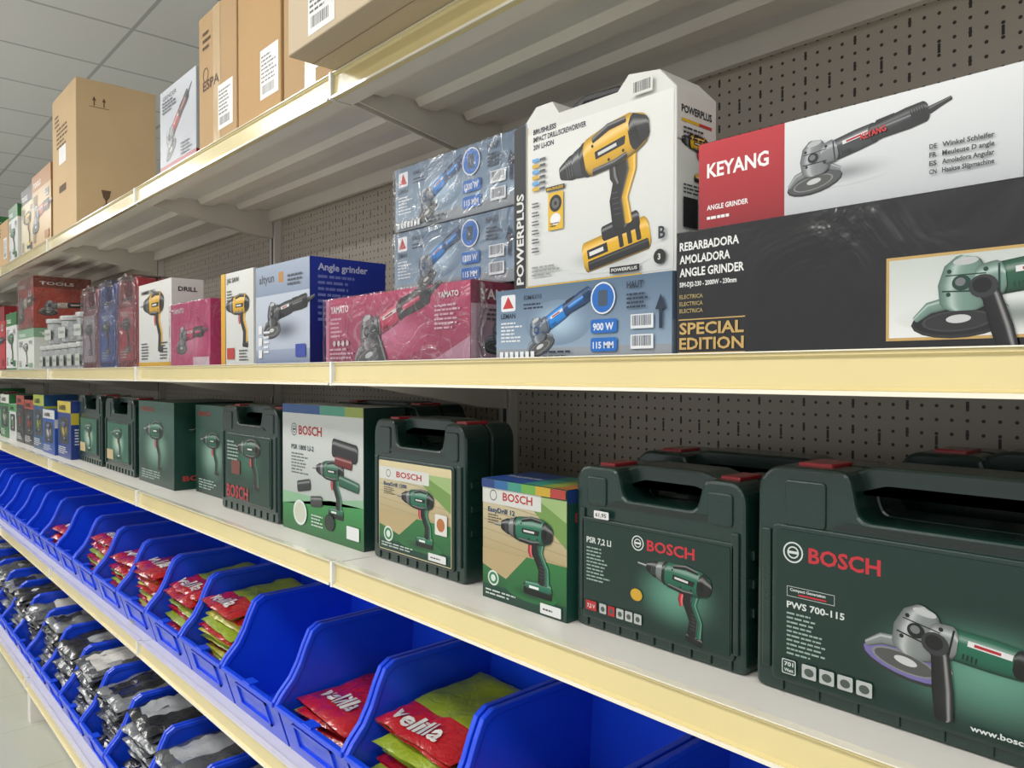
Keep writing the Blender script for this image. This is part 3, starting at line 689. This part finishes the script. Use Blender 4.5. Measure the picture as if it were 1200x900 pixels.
def easyart(F,u0,v0,u1,v1,nm):
    w=u1-u0;h=v1-v0; U=lambda x:u0+w*x; V=lambda y:v0+h*y
    F.grad(u0,V(.42),u1,V(.92),'#a8966f','#bdb498')
    for i in range(5): F.poly([(U(0),V(.50+.08*i)),(U(1),V(.42+.08*i)),(U(1),V(.425+.08*i)),(U(0),V(.505+.08*i))],P('#94835f'))
    F.poly([(U(.45),V(.92)),(U(1),V(.92)),(U(1),V(.55)),(U(.75),V(.72))],P('#6a8c48')); F.poly([(U(.62),V(.92)),(U(1),V(.92)),(U(1),V(.75))],P('#92aa70'))
    F.grad(u0,v0,u1,V(.42),'#1c4f2c','#2c703a'); F.poly([(U(0),V(.42)),(U(.55),V(.42)),(U(.3),V(.2)),(U(0),V(.28))],P('#ac9870')); F.grad(u0,v0,u1,V(.12),'#12362a','#174232')
    F.rect(u0,V(.80),U(.72),V(.94),P('#c6c7c2'))
    F.text('BOSCH',U(.26),V(.84),h*.065,P('#a3262a'),w*.36); F.ring(U(.14),V(.87),h*.045,h*.008,P('#444444')); F.text(nm,U(.07),V(.73),h*.040,P('#1f3f66'),w*.34)
    F.lines(U(.07),V(.70),w*.2,4,h*.022,P('#5c5440'))
    F.ell(U(.14),V(.18),w*.07,w*.065,P('#cdd4d0')); F.ell(U(.14),V(.18),w*.055,w*.05,P('#2f7a46')); F.ell(U(.14),V(.18),w*.03,w*.03,P('#cdd4d0'))
    F.glow(U(.6),V(.14),w*.3,h*.07,'#173a26','#246636')
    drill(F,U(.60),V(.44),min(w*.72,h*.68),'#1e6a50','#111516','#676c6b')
    F.lines(U(.05),V(.07),w*.5,2,h*.03,P('#b8c3bd')); F.rrect(U(.72),V(.02),U(.95),V(.10),.002,P('#d3d5d4')); F.lines(U(.75),V(.05),w*.15,1,h*.03,P('#333333'))
def easybox(w,h,d):
    b=card(w,h,d,P('#1d4a38')); F=FR(b,w,h); easyart(F,0,0,w,h,'EasyDrill 12')
    for i,c in enumerate(('#1f3870','#2a5f94','#3a8878','#639a44','#b8982f','#a23a34')): F.rect(w*i/6,h*.93,w*(i+1)/6,h,P(c))
    R=RT(b,w,d,h); R.rect(0,0,d,h,P('#1c463c')); R.rect(0,h*.9,d,h,P('#1f3870')); R.text('BOSCH',d*.15,h*.75,h*.07,P('#a33a3a'),d*.6)
    Tt=Face(b,(0,0,h),(1,0,0),(0,1,0),(0,0,1),w,d); Tt.rect(0,0,w,d,P('#2a4a8c')); Tt.rect(w*.5,0,w*.7,d,P('#3a8878')); Tt.rect(w*.7,0,w*.85,d,P('#8a9a44')); Tt.rect(w*.85,0,w,d,P('#a26a34')); Tt.text('EasyDrill',w*.05,d*.4,.012,wt,w*.4)
    return b
easybox(.208,.212,.12).obj('cordless_drill_box',(-1.056,.884,TC),0)
w,h,d=.322,.302,.125
b,F=case(w,h,d,lab=(.03,.025,.285,.215,'#c9bb95'),hand=(.25,.80),body=.82)
easyart(F,.032,.027,.283,.213,'EasyDrill 1200'); F.rrect(.235,.085,.274,.125,.003,P('#cdccc6')); F.ell(.254,.105,.013,.013,P('#a8683a'))
b.obj('power_tool_case',(-1.448,.900,TC))
w,h,d=.40,.322,.11
b=card(w,h,d,P('#b9bcb8')); F=FR(b,w,h)
F.grad(0,h*.25,w,h*.93,'#a4aaa6','#c4c8c5'); F.grad(0,0,w,h*.30,'#1f5a2c','#3a8a4a'); F.poly([(0,h*.30),(w,h*.30),(w,h*.36),(0,h*.20)],P('#7fa886')); F.rect(0,h*.93,w,h,P('#2b4f86')); F.rect(w*.5,h*.93,w*.8,h,P('#4a907c')); F.rect(w*.8,h*.93,w,h,P('#8a9a44'))
bosch_logo(F,.05,.245,.026,P('#444444'),P('#a3262a'),.12); F.text('PSR 1800 LI-2',.05,.208,.012,P('#1f2f3a'),.12); F.lines(.05,.195,.10,7,.008,P('#656b6a'))
drill(F,.26,.125,.15,'#23644a','#151718'); f=TF(F,0,0,1); F.tube(f,[(.27,.225),(.37,.215)],[.022,.022],'#202325'); F.tube(f,[(.28,.195),(.35,.19)],[.012,.012],'#6a2222'); F.tube(f,[(.09,.115),(.15,.125)],[.014,.014],'#2a2d2e'); F.tube(f,[(.16,.085),(.21,.09)],[.013,.013],'#3a3d3e'); F.tube(f,[(.30,.15),(.38,.14)],[.014,.012],'#1f5a44')
F.ell(.10,.05,.036,.032,P('#cdd4d0')); F.ell(.10,.05,.030,.026,P('#b9bdab')); F.rrect(.33,.02,.385,.05,.003,P('#d3d5d4')); F.ell(.25,.045,.025,.020,P('#1f2b25')); F.lines(.16,.05,.06,4,.008,P('#b8c8bc'))
RT(b,w,d,h).rect(0,0,d,h,P('#1a3832'))
b.obj('cordless_drill_box',(-1.893,.902,TC))
b,F=case(.40,.325,.14); b.obj('power_tool_case',(-1.86,1.03,TC))
w,h,d=.385,.305,.13
b,F=case(w,h,d,lab=(.05,.04,.34,.22,'#16362c'),hand=(.28,.74),body=.84)
F.glow(.2,.15,.11,.06,'#2f5f4c','#16362c'); drill(F,.22,.14,.17,'#24503f','#241919','#5b6a64',batt=False); F.text('BOSCH',.055,.042,.036,P('#a8303a'),.15); F.lines(.06,.2,.08,6,.010,P('#8fa59b')); F.rrect(.09,.11,.15,.15,.003,P('#6a3a30'))
b.obj('power_tool_case',(-2.30,.900,TC))
def dgbox(w,h,d):
    b=card(w,h,d,P('#163a30')); F=FR(b,w,h); F.grad(0,0,w,h,'#12302a','#3d5f54'); F.glow(w*.5,h*.45,w*.4,h*.3,'#7fa090','#2a4c40')
    drill(F,w*.5,h*.45,w*.55,'#23644a','#1c2422',batt=False); F.text('BOSCH',w*.1,h*.88,h*.05,P('#a33a3a'),w*.35); F.lines(w*.1,h*.15,w*.6,4,h*.03,P('#99aca3'))
    R=RT(b,w,d,h); R.text('BOSCH',d*.1,h*.1,h*.06,P('#a33a3a'),d*.5); R.glow(d*.5,h*.55,d*.4,h*.25,'#3f6a5a','#163a30'); drill(R,d*.5,h*.55,d*.5,'#23644a','#141a18',batt=False)
    return b
dgbox(.385,.30,.28).obj('cordless_drill_box',(-3.10,.900,TC))
dgbox(.30,.295,.2).obj('cordless_drill_box',(-2.665,.955,TC))
for x,w,h,c in ((-3.56,.40,.30,GRN),(-4.0,.38,.305,GRN)):
    b,F=case(w,h,.13,c,lab=(.05,.05,w-.06,.2,'#2a5c4a')); F.glow(w*.5,.12,.10,.06,'#a7c0b0','#2a5c4a'); drill(F,w*.5,.12,.14,'#23644a','#1c2422'); F.rect(.05,.05,.14,.09,P('#b8a47c'))
    b.obj('power_tool_case',(x,.90,TC))
def blister(w,h,d,c1,c2):
    b=card(w,h,d,P(c1)); F=FR(b,w,h); F.rect(0,h*.8,w,h,P(c2)); F.rrect(w*.15,h*.25,w*.85,h*.72,.02,PL('#20242a')); F.glow(w*.5,h*.5,w*.28,h*.18,c2,'#20242a'); drill(F,w*.5,h*.48,w*.4,c1); F.lines(w*.1,h*.18,w*.7,4,h*.035,P('#d6d6d6')); F.text('LASER',w*.15,h*.85,h*.08,P('#222222'),w*.5)
    R=RT(b,w,d,h); R.rect(0,h*.6,d,h*.8,P(c2)); R.lines(d*.1,h*.5,d*.7,6,h*.05,P('#c8c8c8')); return b
blister(.26,.27,.16,'#1f3778','#b8a63a').obj('power_tool_box',(-4.28,.87,TC))
blister(.26,.22,.16,'#274a90','#c0c0c0').obj('power_tool_box',(-4.56,.86,TC))
blister(.26,.29,.16,'#24486e','#98a23a').obj('power_tool_box',(-4.85,.87,TC))
r=random.Random(11); x=-4.88
while x>-9.2:
    if r.random()<.45:
        b,F=case(.33,r.uniform(.25,.31),.13,r.choice((GRN,'#2f6a3a','#2c2f33')),lab=(.05,.05,.28,.17,'#5f8a76')); drill(F,.17,.11,.12,'#2f7f60'); b.obj('power_tool_case',(x-.345,.9,TC)); x-=.35
    else:
        w=r.uniform(.22,.32); g=r.choice([('#2c6a3c','#c4c4bc'),('#23408f','#b8a33a'),('#bfc2bf','#3f8a4a'),('#222629','#96392d')]); blister(w-.01,r.uniform(.2,.32),.2,*g).obj('power_tool_box',(x-w,.88,TC)); x-=w
b,F=case(.40,.295,.13); b.obj('power_tool_case',(-.42,1.07,TC))
b,F=case(.40,.265,.13); b.obj('power_tool_case',(-.86,1.07,TC))

# ---------------------------------------------------------------- bagged cases on shelf B
def bagged(c1,c2):
    w,h,d=.235,.325,.14
    b,F=case(w,h,d,c1,lab=(.03,.03,.205,.22,c2),latch='#333333',mk=W)
    drill(F,.12,.12,.14,'#3a3d42','#1f2022',mk=W); F.text('TOOL',.05,.19,.018,W('#d6d6d6'),.1); F.lines(.05,.06,.12,3,.01,W('#c6c6c6'))
    fp=rnd([(-.006,0),(w+.006,0),(w+.008,h*.8),(w*.85,h+.012),(w*.6,h+.008),(w*.5,h+.022),(w*.35,h+.010),(w*.1,h+.012),(-.008,h*.85)],.01)
    b.prism(fp,-.010,d+.006,FILM2,.004); return b
bagged('#8a2630','#a3404a').obj('bagged_tool_case',(-3.12,.835,TB)); bagged('#2c3f84','#4c5c98').obj('bagged_tool_case',(-3.375,.835,TB)); bagged('#7b3040','#9b8d99').obj('bagged_tool_case',(-3.63,.835,TB))
def tub():
    b=Bld(); n=20
    def ringp(r): return [(r*math.cos(6.2832*i/n),r*math.sin(6.2832*i/n)) for i in range(n)]
    b.prism(ringp(.062),0,.10,mat('#8a8d8e',.2,.5,60,.45,vs=40,coat=1),.004,ax='z')
    b.prism(ringp(.068),.10,.122,PL('#a3a4a2'),.004,ax='z')
    b.prism([(-.03,.122),(.03,.122),(.03,.128),(-.03,.128)],-.01,.01,PL('#8a8c8c'),.001)
    F=Face(b,(-.04,-.0635,.02),(1,0,0),(0,0,1),(0,-1,0),.08,.06); F.rect(0,0,.08,.05,P('#a3a8a0')); F.text('SCREWS',.008,.02,.012,P('#444444'),.06)
    o=b.obj('t',(0,0,0)); me=o.data; bpy.data.objects.remove(o); return me
tm=tub()
for i in range(6):
    x=-3.74-.145*i
    inst(tm,'plastic_tub',(x,.90,TB))
    if i%2==0: inst(tm,'plastic_tub',(x-.005,.90,TB+.1285),8)
gbox(.42,.225,.27,'#c5c8c2','#7b9a80','d','#999999').obj('power_tool_box',(-5.08,.84,TB))
gbox(.42,.27,.27,'#a5302a','#7c3a2a','g','#c9bfb0',side='#a8483c',wrap=True).obj('power_tool_box',(-5.08,.84,TB+.2265))
row(-5.10,-9.2,.83,TB,.25,.48,9)

# ---------------------------------------------------------------- lights
em=bpy.data.materials.new('lamp_diffuser'); em.use_nodes=True; e=em.node_tree.nodes['Principled BSDF']; e.inputs['Emission Color'].default_value=(1,.98,.95,1); e.inputs['Emission Strength'].default_value=6
for x in (.6,-1.8,-4.2,-6.6,-9):
    for y in (-.75,-3.2,4.2):
        b=Bld(); b.box(-.62,.62,-.31,.31,-.02,0,PL('#dddddd'),.004); b.box(-.58,.58,-.27,.27,-.024,-.019,em)
        o=b.obj('ceiling_light',(x,y,CEIL-.001))
        l=bpy.data.lights.new('lamp','AREA'); l.shape='RECTANGLE'; l.size=1.16; l.size_y=.54; l.energy=26; l.color=(1,.98,.945)
        lo=bpy.data.objects.new('lamp_glow',l); SC.collection.objects.link(lo); lo.parent=o; lo.location=(0,0,-.03)
wd=bpy.data.worlds.new('World'); SC.world=wd; wd.use_nodes=True
wd.node_tree.nodes['Background'].inputs[0].default_value=(.985,.985,1,1); wd.node_tree.nodes['Background'].inputs[1].default_value=.76

# ---------------------------------------------------------------- camera
cam=bpy.data.cameras.new('camera'); co=bpy.data.objects.new('camera',cam); SC.collection.objects.link(co)
cam.lens=27.03; cam.sensor_width=36; cam.clip_start=.02
co.location=(0,0,1.6); co.rotation_euler=Vector((-.742,.670,-.0122)).to_track_quat('-Z','Y').to_euler()
SC.camera=co
